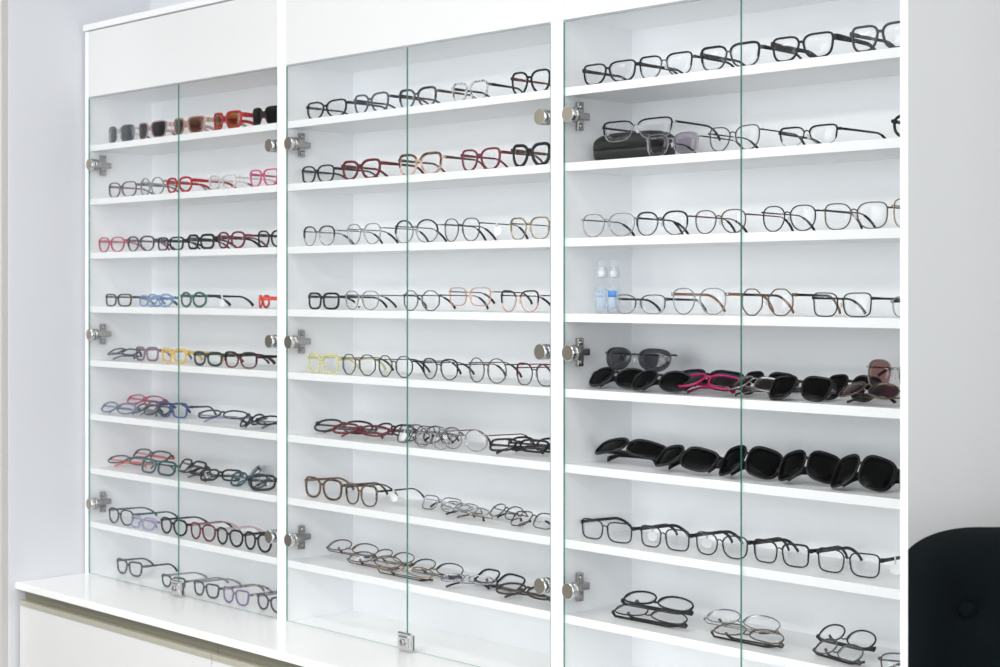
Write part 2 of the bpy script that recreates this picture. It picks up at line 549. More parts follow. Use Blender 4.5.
def outline(shape, a, b, n=40):
    e1, e2, tp, cat, poly = SHAPES[shape]
    pts = []
    for i in range(n):
        th = 2 * PI * i / n
        c, s = math.cos(th), math.sin(th)
        e = e1 if s > 0 else e2
        if c < 0 and not poly:
            e = min(e, 3.3 if e1 > 3.5 else 2.5)
        if poly:
            w = 2 * PI / poly
            r = math.cos(w / 2) / math.cos(((th + w / 2) % w) - w / 2)
            r = 0.25 + 0.75 * r if r > 0 else 1
            x, z = a * r * c * 1.03, b * r * s * 1.03
        else:
            x = a * math.copysign(abs(c) ** (2 / e), c)
            z = b * math.copysign(abs(s) ** (2 / e), s)
        if x > 0:
            x *= 1 + tp * 0.8 * (z / b - 1.0)
        else:
            x *= 1 - tp * 1.7 * max(0.0, 0.3 - z / b)
        if cat:
            z += cat * b * max(0.0, x / a) ** 2 * max(0.0, z / b + 0.1)
            z -= cat * b * 0.25 * max(0.0, z / b)
        pts.append((x, z))
    return pts


ORD = ['first', 'second', 'third', 'fourth', 'fifth', 'sixth', 'seventh', 'eighth', 'ninth', 'tenth', 'eleventh']
SHELF_WORD = ['top', 'second', 'third', 'fourth', 'fifth', 'sixth', 'seventh', 'eighth', 'bottom']
STATE = dict(cab=0, shelf=0, n=0)


def on(cab, shelf):
    STATE.update(cab=cab, shelf=shelf - 1, n=0)


def E(look, x0, x1, shape='soft', col='black', tcol=None, d=None, py=None, yaw=0.0, W=None, lh=0.040, rim=None,
      lens='clear', noun='eyeglasses', where=None, metal=False, half=False, brow=None, tip=None, pads=None, tagged=None,
      pose='open', pitch=0.0, lift=0.0, roll=0.0, th=None, gap=None, hinge=0.55, wrap=0.006, tlen=0.155, ends=None, zoff=0.0,
      splay=0.0, double=False):
    """one pair of glasses. x0, x1: the columns its front spans; d: how far behind the cabinet front it stands"""
    cab, sh = STATE['cab'], STATE['shelf']
    zs = SHELF_TOP[sh]
    pc = (x0 + x1) / 2
    if py is not None:
        d = depth_on(pc, py, zs + 0.001)
        d = min(max(d, 0.028), 0.17)
    if d is None:
        d = 0.045
    lh *= 1.07
    tlen = min(tlen, DEEP - 0.022 - d)
    w_meas = (at_depth(x1, d + 0.004) - at_depth(x0, d + 0.004))
    if W is None:
        W = min(max(w_meas / max(0.5, abs(math.cos(math.radians(yaw)))), 0.128), 0.20)
    xc = (at_depth(x0, d + 0.004) + at_depth(x1, d + 0.004)) / 2
    sun = noun == 'sunglasses'
    if gap is None:
        gap = 0.0095 if metal else 0.0055
    if rim is None:
        rim = 0.0011 if metal else 0.0026
    if th is None:
        th = 0.0016 if metal else 0.0032
    if pads is None:
        pads = metal
    if ends is None:
        ends = 0.0035 if metal else 0.003
    dep = 0.0013 if metal else 0.0022
    tcol = tcol or col
    a = (W / 2 - ends - gap / 2) / 2 - rim
    b = lh / 2 - rim
    cz = lh / 2
    if STATE['n'] is not None:
        STATE['n'] += 1
    if where is None:
        where = f"{ORD[STATE['n'] - 1]} from left on {CAB_NAMES[cab]} cabinet's {SHELF_WORD[sh]} shelf"
    else:
        where = where.replace('@', f"{CAB_NAMES[cab]} cabinet's {SHELF_WORD[sh]} shelf")
    root = thing('sunglasses' if sun else 'eyeglasses', f'{look} {noun}, {where}', 'sunglasses' if sun else 'glasses',
                 group=f'glasses on the {SHELF_WORD[sh]} shelf of the {CAB_NAMES[cab]} cabinet')
    warp = lambda p: Vector((p.x, p.y + wrap * (p.x / (W / 2)) ** 2, p.z))
    parts = []
    pts = outline(shape, a, b)
    fr = MB()
    br = MB()
    ln = []
    zh = cz + hinge * b
    for s in (-1, 1):
        lx = s * (gap / 2 + rim + a)
        # rim
        path, hw = [], []
        for (x, z) in pts:
            r = math.hypot(x / a, z / b)
            path.append((lx + s * x, 0, cz + z))
        if half:
            top = [p for p in path if True]
            n = len(top)
            seq = [top[i % n] for i in range(n - 2, n + n // 2 + 3)]
            fr.sweep(seq, (0, 1, 0), (rim, dep), False)
            low = [top[i % n] for i in range(n // 2 + 2, n - 1)]
            fr.sweep(low, (0, 1, 0), (0.00045, 0.0005), False, 6)
        else:
            fr.sweep(path, (0, 1, 0), (rim, dep), True)
        if brow:
            n = len(path)
            seq = [(p[0], -0.0008, p[2] + 0.0006) for p in (path[i % n] for i in range(n - 1, n + n // 2 - 1))]
            m = len(seq)
            br.sweep(seq, (0, 1, 0), [(rim * 0.6 + (0.0011 if metal else 0.0016) * math.sin(PI * (i + 0.6) / m) ** 0.5, dep + 0.0006) for i in range(m)], False)
        # lens with real thickness
        le = MB()
        N = len(pts)
        rr = [0.0, 0.55, 1.0]
        vs = []
        for y in (-0.0006, 0.0008):
            vs.append((lx, y - 0.0012, cz))
            for q in rr[1:]:
                for (x, z) in pts:
                    vs.append((lx + s * x * q * 0.995, y - 0.0012 * (1 - q * q), cz + z * q * 0.995))
        fs = []
        K = 1 + 2 * N
        for L in range(2):
            o = L * K
            for i in range(N):
                j = (i + 1) % N
                fs.append((o, o + 1 + i, o + 1 + j))
                fs.append((o + 1 + i, o + 1 + N + i, o + 1 + N + j, o + 1 + j))
        for i in range(N):
            j = (i + 1) % N
            fs.append((1 + N + i, K + 1 + N + i, K + 1 + N + j, 1 + N + j))
        le.add(vs, fs)
        ln.append(le)
        # end piece
        xo = max((x for (x, z) in pts if abs(z - hinge * b) < 0.18 * b + 0.001), default=a)
        e0 = (lx + s * xo, 0, zh)
        e1 = (s * (W / 2 - 0.0015), 0.0005, zh)
        e2 = (s * (W / 2 - 0.0008), 0.005, zh)
        fr.sweep([e0, e1, e2], (0, 0, 1), (max(rim * 0.8, 0.0013), max(rim * 1.1, th * 1.1)), False)
        if pads:
            pass
    # bridge
    zb = cz + (0.36 if metal else 0.38) * b
    xi = min(x for (x, z) in pts if abs(z - (zb - cz)) < 0.25 * b)
    xb = (gap / 2 + rim + a) + xi
    bp = []
    for i in range(9):
        t = -1 + 2 * i / 8
        bp.append((t * (xb + rim * 0.4), -0.0015 * (1 - t * t), zb + (0.0035 if metal else 0.0015) * (1 - t * t)))
    brm = 0.0012 if metal else rim * 1.2
    fr.sweep(bp, (0, 1, 0), (brm, dep), False)
    if double:
        z2 = cz + 0.86 * b
        fr.sweep([(x * 1.25, y, z2) for (x, y, z) in bp], (0, 1, 0), (0.0009, 0.0009), False)
    parts.append(fr.build('front_frame', M(col), root, warp))
    if brow:
        bo = br.build('brow_bar', M(brow), root, warp)
        parts.append(bo)
    for le in ln:
        parts.append(le.build('lens', LENSES[lens](), root, warp))
    if pads:
        for s in (-1, 1):
            pm = MB()
            zz = cz - 0.05 * b
            pm.ellipsoid((s * (gap / 2 - 0.0025), 0.0065, zz), (0.0022, 0.0016, 0.0055), 8, 5)
            pm.sweep([(s * (gap / 2 + rim * 0.6), 0.001, zz + 0.001), (s * (gap / 2 - 0.0005), 0.0055, zz + 0.003), (s * (gap / 2 - 0.002), 0.0065, zz)], (0, 0, 1), (0.0005, 0.0005), False, 6)
            parts.append(pm.build('nose_pad', principled('nose_pad_silicone', (0.62, 0.62, 0.60), 0.3, noise=0.02), root, warp))
    # temples
    y0 = wrap + 0.0045
    tipc = tip or ('black' if metal else None)
    for s in (-1, 1):
        if pose == 'open':
            L1 = tlen * 0.66
            zt = max(0.0045, zh - 0.040)
            path = []
            for i in range(6):
                t = i / 5
                path.append(Vector((s * (W / 2 - 0.0012 - 0.004 * t * t + splay * t), y0 + L1 * t, zh - 0.002 * t)))
            zl = zh - 0.002
            for i in range(1, 8):
                t = i / 7
                yy = y0 + L1 + (tlen - L1) * (1 - (1 - t) ** 1.25) * 0.94
                path.append(Vector((s * (W / 2 - 0.0052 - 0.006 * t + splay), yy, zl + (zt - zl) * t ** 1.55)))
            ax = (1, 0, 0)
        else:
            yy = y0 + (0.003 if s < 0 else 0.0085)
            L1 = W * 0.80
            zt = zh - 0.014
            path = [Vector((s * (W / 2 - 0.001), y0 - 0.001, zh))]
            for i in range(7):
                t = i / 6
                path.append(Vector((s * (W / 2 - 0.003 - (L1 - 0.02) * t), yy + 0.002 * t, zh - 0.001 * t)))
            for i in range(1, 6):
                t = i / 5
                path.append(Vector((s * (W / 2 - 0.003 - (L1 - 0.02) - 0.030 * t), yy + 0.002 + 0.003 * t, zh - 0.001 + (zt - zh) * t ** 1.5)))
            ax = (0, 1, 0)
        n = len(path)
        hs = []
        for i in range(n):
            t = i / (n - 1)
            h = th * (1.0 - 0.12 * math.sin(PI * t)) if metal else th * (1.15 - 0.45 * math.sin(PI * min(1, t * 1.05)) ** 1.0)
            thick = 0.0010 if metal else 0.0016
            hs.append((h * (0.9 if metal else 1.0), thick))
        tm = MB()
        tm.sweep(path, ax, hs, False)
        to = tm.build('temple', M(tcol), root)
        parts.append(to)
        if tipc:
            k = n - 6
            tp = MB()
            seg = path[k:]
            tp.sweep(seg, ax, [(0.0022 + 0.0008 * (i / (len(seg) - 1)), 0.0019) for i in range(len(seg))], False)
            parts.append(tp.build('temple_tip', M(tipc), to))
        if tagged and s == (1 if tagged == 'r' else -1):
            q0 = path[2]
            g = MB()
            g.ellipsoid((q0.x + s * 0.004, q0.y, q0.z - th - 0.0150), (0.0140, 0.0010, 0.0105), 16, 8)
            g.sweep([q0 + Vector((s * 0.0024, 0, th + 0.001)), q0 + Vector((s * 0.0028, 0, 0)), q0 + Vector((s * 0.0036, 0, -th - 0.006))], (0, 1, 0), (0.0005, 0.0030), False, 6)
            tg = g.build('price_tag', PAPER, root)
            tg['label'] = 'white paper price tag'
            parts.append(tg)
    # pose
    rot = Euler((math.radians(pitch), math.radians(roll), 0)).to_matrix()
    rot = Matrix.Rotation(math.radians(yaw), 3, 'Z') @ rot
    lo = 9.0
    cen = Vector((0, 0, cz))
    for o in parts:
        for v in o.data.vertices:
            z = (rot @ v.co).z
            if z < lo:
                lo = z
    off = rot @ cen if pose != 'open' else Vector((0, 0, 0))
    rv = [rot @ v.co for o in parts for v in o.data.vertices]
    x_lo, x_hi = min(v.x for v in rv), max(v.x for v in rv)
    y_lo, y_hi = min(v.y for v in rv), max(v.y for v in rv)
    wall_l, wall_r = X0 + cab * CW + T + 0.001, X0 + (cab + 1) * CW - T - 0.001
    for _ in range(20):
        xc = (at_depth(x0, d + 0.004) + at_depth(x1, d + 0.004)) / 2
        if xc - off.x + x_lo < wall_l and d - off.y + y_lo > 0.012:
            d -= 0.006
        elif d - off.y + y_hi > DEEP - 0.002:
            d -= 0.006
        elif d - off.y + y_lo < 0.0055:
            d += 0.004
        else:
            break
    px_, py_ = xc - off.x, d - off.y
    px_ += max(0.0, wall_l - (px_ + x_lo)) - max(0.0, px_ + x_hi - wall_r)
    root.rotation_euler = rot.to_euler()
    root.location = (px_, py_, zs - lo + 0.0003 + lift)
    return root




def S(look, x0, x1, shape='way', col='black', **k):
    k.setdefault('lens', 'dark')
    k.setdefault('lh', 0.046)
    k.setdefault('rim', 0.0024)
    k.setdefault('th', 0.0060)
    k.setdefault('gap', 0.010)
    k.setdefault('wrap', 0.013)
    return E(look, x0, x1, shape, col, noun='sunglasses', **k)


DOWN = dict(pose='folded', roll=180)

# ================= LEFT cabinet
on(0, 1)
S('slate-lensed silver-rimmed', 106, 134, 'soft', 'silver', lens='slate', metal=True, rim=0.0012, th=0.0016, lh=0.048, d=0.026)
S('clear pink-framed dark-lensed', 136, 166, 'way', 'clearpink', lens='dark', lh=0.048, d=0.026)
S('beige-framed brown-lensed', 171, 204, 'way', 'clearbeige', lens='brown', lh=0.047, d=0.026)
S('red-framed amber-mirrored', 211, 241, 'way', 'red', lens='amber', lh=0.047, d=0.026)
S('all-black', 250, 280, 'way', 'black', lens='black', lh=0.046, d=0.026)
on(0, 2)
E('thin grey-purple square', 108, 137, 'soft', 'greypurple', lh=0.042, rim=0.0016, d=0.026)
E('thin grey round', 141, 163, 'round', 'cleargrey', d=0.039, lh=0.048, rim=0.0015)
E('bright red round', 166, 193, 'panto', 'red', 'red', lh=0.042, rim=0.0030, th=0.0045, d=0.026)
E('pale clear-framed', 208, 237, 'soft', 'clearwhite', 'clearwhite', d=0.039, lh=0.040, tip='black')
E('pink square', 249, 279, 'way', 'pink', 'pink', lh=0.043, rim=0.0021, d=0.026)
on(0, 3)
E('thin rose-red round', 98, 125, 'panto', 'rosered', lh=0.042, rim=0.0016, d=0.026)
E('grey thin-topped', 127, 155, 'aviator', 'darkgrey', 'gunmetal', d=0.033, lh=0.040, rim=0.0013, brow='darkgrey')
E('black slim rectangular', 157, 184, 'rect', 'black', lh=0.036, d=0.033, rim=0.0022)
E('thick black square', 187, 215, 'square', 'black', lh=0.040, rim=0.0034, th=0.0040, d=0.026)
E('burgundy round', 217, 246, 'panto', 'burgundy', 'burgundy', lh=0.043, rim=0.0026, d=0.026)
E('black thin-rimmed', 261, 288, 'soft', 'black', lh=0.042, rim=0.0022, d=0.026)
on(0, 4)
E('dark brown rectangular', 105, 132, 'rect', 'darkbrown', lh=0.035, rim=0.0022, d=0.026)
E('clear light-blue', 142, 160, 'soft', 'clearblue', 'clearblue', d=0.050, lh=0.032, rim=0.0026, W=0.132, pose='folded', pitch=-6)
E('pale blue children\'s', 146, 173, 'oval', 'clearblue', 'clearblue', d=0.021, lh=0.036, rim=0.0026, W=0.140, tlen=0.12, pose='folded', pitch=-8)
E('translucent green round', 180, 207, 'round', 'cleargreen', 'navy', d=0.026, lh=0.041, rim=0.0032, tagged='r', th=0.0038)
E('coral-red children\'s', 256, 272, 'soft', 'coral', 'coral', d=0.060, lh=0.034, yaw=-48, W=0.132, rim=0.0034, th=0.0045, tlen=0.12)
on(0, 5)
E('folded navy-black', 110, 138, 'rect', 'navy', 'navy', d=0.125, lh=0.034, rim=0.0026, pose='folded', pitch=-62)
E('translucent mauve square', 136, 158, 'square', 'mauve', 'mauve', py=361, lh=0.040, rim=0.0030)
E('amber-yellow clear', 161, 187, 'square', 'clearamber', 'clearamber', py=363, lh=0.040, rim=0.0032, th=0.0042, tagged='l')
E('dark green rectangular', 193, 223, 'soft', 'darkgreen', 'darkgreen', py=366, lh=0.038, rim=0.0032)
E('black-browed dark red', 224, 258, 'soft', 'darkred', 'black', py=368, lh=0.040, rim=0.0018, brow='black', th=0.0045, tip='darkred')
on(0, 6)
E('folded light blue-grey', 102, 135, 'oval', 'greyblue', 'blue', d=0.125, lh=0.036, rim=0.0020, pose='folded', pitch=-38)
E('pink-red folded', 125, 166, 'oval', 'rosered', 'magenta', d=0.172, lh=0.034, rim=0.0018, pose='folded', pitch=-40, lift=0.018)
E('dark blue oval folded', 131, 162, 'oval', 'navy', 'teal', d=0.055, lh=0.038, rim=0.0026, pose='folded', pitch=-48, yaw=-10)
E('dark navy rectangular', 149, 169, 'soft', 'navy', 'navy', d=0.122, lh=0.038, rim=0.0024, pose='folded', pitch=-20, lift=0.001, W=0.134)
E('blue-black square', 158, 188, 'square', 'blue', 'navy', py=417.5, lh=0.042, rim=0.0024, pose='open', tlen=0.13)
E('folded grey and violet', 209, 238, 'oval', 'darkgrey', 'clearlilac', d=0.085, lh=0.034, rim=0.0020, pose='folded', pitch=-55, yaw=28)
E('folded dark green-grey', 246, 258, 'oval', 'darkgreen', 'darkgrey', d=0.045, lh=0.034, rim=0.0026, pose='folded', pitch=-30, yaw=-66, W=0.120)
E('folded black and grey', 275, 291, 'oval', 'black', 'greyblue', d=0.080, lh=0.034, rim=0.0024, pose='folded', pitch=-52, yaw=38, W=0.146)
on(0, 7)
E('folded black and red', 131, 173, 'soft', 'darkgrey', 'coral', d=0.150, lh=0.038, rim=0.0022, pose='folded', pitch=-45, lift=0.012)
E('folded grey-rimmed coral-armed', 114, 146, 'oval', 'darkgrey', 'coral', d=0.085, lh=0.036, rim=0.0018, pose='folded', pitch=-58, yaw=12)
E('dark teal square', 141, 176, 'square', 'teal', 'darkgreen', py=474.5, lh=0.040, rim=0.0030, pose='folded', pitch=-14)
E('thick black folded', 176, 208, 'square', 'black', 'black', d=0.130, lh=0.042, rim=0.0028, pose='folded', pitch=-36, yaw=-8)
E('flat-lying black', 184, 210, 'rect', 'black', 'black', d=0.055, lh=0.036, rim=0.0022, pose='folded', pitch=-68, yaw=-6)
E('black narrow folded', 213, 230, 'rect', 'black', 'darkgrey', d=0.055, lh=0.036, rim=0.0026, pose='folded', pitch=-40, yaw=38, W=0.122)
E('grey-blue folded', 241, 265, 'soft', 'greyblue', 'greyblue', d=0.155, lh=0.040, rim=0.0028, pose='folded', pitch=-42, yaw=-42, W=0.151)
E('dark teal folded', 238, 260, 'soft', 'teal', 'greyblue', d=0.055, lh=0.040, rim=0.0028, pose='folded', pitch=-30, yaw=10, W=0.140)
E('black upturned folded', 269, 289, 'square', 'black', 'black', d=0.07, lh=0.042, rim=0.0032, pose='folded', pitch=-25, yaw=55)
on(0, 8)
E('black and teal round', 108, 134, 'panto', 'black', 'teal', py=524.5, lh=0.043, rim=0.0018)
E('clear lilac square', 132, 154, 'square', 'clearlilac', 'clearlilac', py=530.5, lh=0.034, rim=0.0026, pose='folded', pitch=-12, W=0.134)
E('black round', 160, 188, 'panto', 'black', 'black', py=537, lh=0.044, rim=0.0028)
E('dark red round', 190, 216, 'panto', 'darkred', 'clearpink', py=540.5, lh=0.044, rim=0.0022)
E('black oval-lensed', 216, 244, 'panto', 'black', 'clearwhite', py=547, lh=0.044, rim=0.0028)
E('black large round', 244, 272, 'panto', 'black', 'black', py=553, lh=0.046, rim=0.0028)
on(0, 9)
E('dark grey cat-eye', 116, 143, 'way', 'darkgrey', 'darkgrey', d=0.075, lh=0.042, rim=0.0027)
E('dark grey rectangular', 161, 186, 'way', 'darkgrey', 'cleargrey', d=0.050, lh=0.034, rim=0.0026)
E('charcoal square', 193, 220, 'way', 'darkgrey', 'cleargrey', d=0.045, lh=0.038, rim=0.0026)
E('violet-grey leopard-armed', 223, 249, 'way', 'lilac', 'leopard', d=0.042, lh=0.040, rim=0.0024)
E('dark oval-lensed', 257, 285, 'panto', 'darkgrey', 'clearlilac', d=0.050, lh=0.040, rim=0.0026)

# ================= MIDDLE cabinet
on(1, 1)
E('black cat-eye', 305.5, 348, 'cat', 'black', 'darkgrey', lh=0.044, d=0.04, rim=0.0022)
E('blue-grey round cat-eye', 353, 390, 'cat', 'bluegrey', 'navy', lh=0.048, d=0.045, rim=0.0024)
E('mottled blue-black browline', 398, 438, 'cat', 'bluegrey', 'tortoise', lh=0.045, d=0.045, rim=0.0021, brow='tortoiseblue')
E('black-and-white spotted', 451, 489, 'cat', 'spotted', 'black', lh=0.046, d=0.05, rim=0.0022, tlen=0.13)
E('black and red cat-eye', 510, 552, 'cat', 'black', 'burgundy', lh=0.050, d=0.04, rim=0.0023)
on(1, 2)
E('black square', 301, 335, 'soft', 'black', 'black', lh=0.042, d=0.04, rim=0.0020)
E('dark red tortoiseshell cat-eye', 341, 382, 'cat', 'darkred', 'darkred', lh=0.048, d=0.045, rim=0.0032, th=0.0040)
E('cream-bridged tortoiseshell', 397.5, 443.5, 'cat', 'cream', 'tortoise', lh=0.050, d=0.045, rim=0.0026, brow='tortoise')
E('burgundy cat-eye', 460, 502, 'cat', 'burgundy', 'burgundy', lh=0.049, d=0.045, rim=0.0024)
E('thick black cat-eye', 511, 552, 'cat', 'black', 'tortoiselight', lh=0.050, d=0.04, rim=0.0036, th=0.0045)
on(1, 3)
E('thin silver black-cornered', 302.5, 336, 'panto', 'silver', 'gunmetal', lh=0.046, d=0.029, metal=True, brow='blackmetal')
E('thin grey wire round', 346, 382, 'panto', 'silver', 'gunmetal', lh=0.048, d=0.029, metal=True)
E('black-browed silver round', 394, 439, 'round', 'silver', 'gunmetal', lh=0.050, d=0.029, metal=True, brow='black')
E('thin dark wire panto', 444, 480, 'panto', 'gunmetal', 'gunmetal', lh=0.050, d=0.029, metal=True, tagged='r')
E('olive-gold wire', 509, 551, 'soft', 'gold', 'bronze', lh=0.045, d=0.029, metal=True, brow='gold')
on(1, 4)
E('black square', 307.5, 340, 'square', 'black', 'black', lh=0.040, d=0.029, rim=0.0026)
E('clear grey round', 344, 380, 'panto', 'cleargrey', 'gunmetal', lh=0.044, d=0.039, metal=True, tagged='l', tip='black')
E('thin dark wire round', 402, 441, 'geo', 'gunmetal', 'gunmetal', lh=0.046, d=0.029, metal=True)
E('rose-gold wire square', 448, 492, 'square', 'rosegold', 'blackmetal', lh=0.040, d=0.060, metal=True, tip='black', lift=0.012)
E('rose and black wire', 499.5, 540.5, 'cat', 'rosegold', 'blackmetal', lh=0.045, d=0.033, metal=True, brow='blackmetal')
on(1, 5)
E('clear pale-yellow square', 307, 339, 'square', 'clearyellow', 'clearyellow', py=373, lh=0.046, rim=0.0026)
E('thin black geometric', 341, 377, 'geo', 'blackmetal', 'gunmetal', py=375, lh=0.049, metal=True)
E('thin black round', 377, 414, 'geo', 'blackmetal', 'blackmetal', py=377, lh=0.049, metal=True)
E('black half-rim', 421.5, 459.5, 'panto', 'blackmetal', 'blackmetal', py=379.5, lh=0.045, metal=True, brow='blackmetal')
E('silver and gold wire oval', 471, 504, 'round', 'bronze', 'gunmetal', py=383, lh=0.052, metal=True)
E('dark red browline', 519, 553, 'soft', 'gunmetal', 'winemetal', py=387, lh=0.045, metal=True, brow='darkred')
on(1, 6)
E('folded black', 316, 372, 'oval', 'black', 'black', d=0.125, lh=0.042, rim=0.0026, pose='folded', pitch=-47, yaw=10)
E('folded dark red', 335, 387, 'oval', 'darkred', 'winemetal', d=0.052, lh=0.034, rim=0.0026, pose='folded', pitch=-48, yaw=6)
E('folded black half-covered', 378, 410, 'oval', 'black', 'winemetal', d=0.125, lh=0.034, rim=0.0022, pose='folded', pitch=-40, W=0.146)
E('folded grey wire', 397, 434, 'square', 'gunmetal', 'gunmetal', d=0.075, lh=0.044, metal=True, pose='folded', pitch=-24, tagged='l')
E('folded dark grey wire', 404, 444, 'soft', 'gunmetal', 'blackmetal', d=0.115, lh=0.044, metal=True, pose='folded', pitch=-34)
E('folded dark wire red-tipped', 425, 458, 'oval', 'blackmetal', 'winemetal', d=0.140, lh=0.042, metal=True, pose='folded', pitch=-34, tip='darkred')
E('frontmost thin silver wire round', 416, 452, 'round', 'silver', 'silver', d=0.030, lh=0.044, metal=True, pose='folded', pitch=-18, rim=0.0008)
E('thin silver round red-armed', 446, 484, 'round', 'silver', 'winemetal', d=0.050, lh=0.046, metal=True, tip='burgundy', W=0.155, rim=0.0009, splay=0.006)
E('folded black slim', 503, 536, 'rect', 'black', 'black', d=0.052, lh=0.036, rim=0.0024, pose='folded', pitch=-48, yaw=24, W=0.146)
E('folded black-grey', 521, 552, 'oval', 'black', 'black', d=0.105, lh=0.038, rim=0.0022, pose='folded', pitch=-42, yaw=16, W=0.151)
on(1, 7)
E('tortoiseshell square', 304, 343, 'soft', 'tortoise', 'tortoise', py=499, lh=0.050, rim=0.0026)
E('gold-brown browline', 345, 378, 'soft', 'bronze', 'black', py=505.5, lh=0.048, rim=0.0014, brow='tortoiselight', tagged='r', th=0.0024)
E('clear silver folded', 427, 455, 'rect', 'silver', 'clearlilac', d=0.110, lh=0.034, rim=0.0014, pose='folded', pitch=-24, W=0.140, metal=True)
E('silver folded black-armed', 440, 480, 'oval', 'silver', 'blackmetal', d=0.065, lh=0.032, metal=True, pose='folded', pitch=-60, yaw=-4)
E('gold-tipped small folded', 455, 488, 'oval', 'silver', 'gold', d=0.045, lh=0.028, metal=True, pose='folded', pitch=-68, yaw=-10, tip='tortoiselight', W=0.146)
E('grey wire half-upright', 487, 526, 'oval', 'gunmetal', 'blackmetal', d=0.100, lh=0.036, metal=True, pose='folded', pitch=-45, yaw=-10)
E('black and white folded', 517, 551, 'rect', 'gunmetal', 'clearwhite', d=0.055, lh=0.040, metal=True, pose='folded', pitch=-46, yaw=6)
on(1, 8)
E('brown wire folded', 326, 382, 'oval', 'brownmetal', 'winemetal', d=0.125, lh=0.038, metal=True, rim=0.0013, pitch=54, where='left rear one on @', lift=0.008, **DOWN)
E('burgundy and bronze folded', 346, 406, 'oval', 'bronze', 'winemetal', d=0.075, lh=0.036, metal=True, rim=0.0012, pitch=55, where='in front of the brown pair on @', tagged='r', **DOWN)
E('thin bronze folded', 374, 415, 'oval', 'bronze', 'bronze', d=0.130, lh=0.034, metal=True, pitch=57, where='behind the gold pair on @', lift=0.004, **DOWN)
E('gold folded black-armed', 377, 438, 'oval', 'gold', 'blackmetal', d=0.040, lh=0.030, metal=True, rim=0.0014, pitch=59, where='nearest the edge on @', **DOWN)
E('black and silver wire folded', 412, 464, 'oval', 'blackmetal', 'gunmetal', d=0.110, lh=0.038, metal=True, rim=0.0012, pitch=54, where='right of the glass edge on @', **DOWN)
E('small grey folded', 447, 489, 'oval', 'silver', 'lilac', d=0.048, lh=0.028, metal=True, pose='folded', pitch=-60, yaw=22, where='at the shelf edge on @', W=0.140)
E('plain black folded', 473, 528, 'rect', 'black', 'black', d=0.105, lh=0.042, rim=0.0020, pitch=51, where='right rear one on @', pose='folded', roll=180, yaw=-8)
E('dark brown folded', 500, 556, 'oval', 'darkbrown', 'darkbrown', d=0.045, lh=0.040, rim=0.0020, pose='folded', pitch=-62, yaw=8, where='beside the hinge cap on @')

# ================= RIGHT cabinet
on(2, 1)
E('black slim rectangular', 581.5, 637.5, 'way', 'mattblack', 'mattblack', lh=0.042, d=0.022, rim=0.0017, th=0.0036)
E('black slim browline', 637.5, 694.5, 'way', 'gunmetal', 'mattblack', lh=0.043, d=0.027, rim=0.0013, brow='black', th=0.0030, metal=True)
E('black heavy-browed', 699, 762, 'way', 'gunmetal', 'black', lh=0.044, d=0.022, rim=0.0015, brow='black', th=0.0036)
E('matt black wide', 770, 836, 'way', 'mattblack', 'mattblack', lh=0.045, d=0.022, rim=0.0020, th=0.0055)
E('grey-black square', 849, 915, 'way', 'darkgrey', 'darkgrey', lh=0.046, d=0.022, rim=0.0022, th=0.0040)
on(2, 2)
E('black-browed silver', 600.5, 675, 'way', 'silver', 'black', lh=0.040, d=0.040, rim=0.0011, brow='black', metal=True, where='resting across the black case on @', lift=0.038, th=0.0026)
E('pale silver mauve-lensed', 645, 700, 'soft', 'silver', 'blackmetal', lh=0.042, d=0.020, metal=True, rim=0.0008, where='beside the black case on @', lens='mauve', tagged='l')
E('thin black wire panto', 707, 762, 'cat', 'gunmetal', 'blackmetal', lh=0.046, d=0.024, metal=True)
E('black half-rim', 777.5, 840, 'way', 'blackmetal', 'black', lh=0.034, d=0.024, metal=True, half=True, th=0.0026, brow='black', splay=0.012)
E('black round', 895.5, 950, 'panto', 'black', 'black', lh=0.040, d=0.024, rim=0.0026, where='at the right end of @')
on(2, 3)
E('thin silver wire', 580.5, 636.5, 'panto', 'silver', 'blackmetal', lh=0.046, d=0.024, metal=True, rim=0.0009)
E('black-browed wire', 634.5, 690, 'panto', 'gunmetal', 'blackmetal', lh=0.045, d=0.030, metal=True, brow='blackmetal')
E('thin gold and black', 693, 748, 'panto', 'bronze', 'winemetal', lh=0.044, d=0.027, metal=True)
E('thin black wire square', 760.5, 818, 'panto', 'blackmetal', 'blackmetal', lh=0.046, d=0.024, metal=True)
E('gold black-topped square', 822, 890, 'soft', 'bronze', 'black', lh=0.046, d=0.024, metal=True)
E('thin gold', 893.5, 952, 'soft', 'gold', 'gold', lh=0.050, d=0.030, metal=True, where='at the right end of @')
on(2, 4)
E('black-armed thin half-rim', 613, 667, 'soft', 'gunmetal', 'black', lh=0.038, d=0.060, metal=True, half=True, th=0.0030)
E('thin silver brown-armed', 670.5, 728, 'panto', 'silver', 'wood', lh=0.050, d=0.030, metal=True, th=0.0034, tip='wood')
E('thin black-gold brown-tipped', 739, 795.5, 'geo', 'bronze', 'black', lh=0.050, d=0.024, metal=True, th=0.0030, tip='wood')
E('thin black wire rectangular', 811, 873.5, 'rect', 'blackmetal', 'black', lh=0.042, d=0.022, metal=True, th=0.0026)
E('thin clear black-armed', 893.5, 950, 'soft', 'silver', 'black', lh=0.036, d=0.030, metal=True, th=0.0028, where='at the right end of @')
on(2, 5)
S('large black wrap', 588, 645, 'oval', 'black', d=0.085, lens='black', lh=0.050, pose='folded', pitch=-42, gap=0.008, where='at the left end on @')
S('grey-lensed flat-topped', 602, 671, 'aviator', 'gunmetal', d=0.110, lens='grey', lh=0.046, metal=True, rim=0.0012, th=0.002, pose='folded', pitch=-6, lift=0.036, where='topmost on the left pile on @', gap=0.016)
S('black oval folded', 630, 690, 'oval', 'black', d=0.040, lens='black', lh=0.050, pose='folded', pitch=-42, gap=0.008, where='in front of the grey-lensed pair on @')
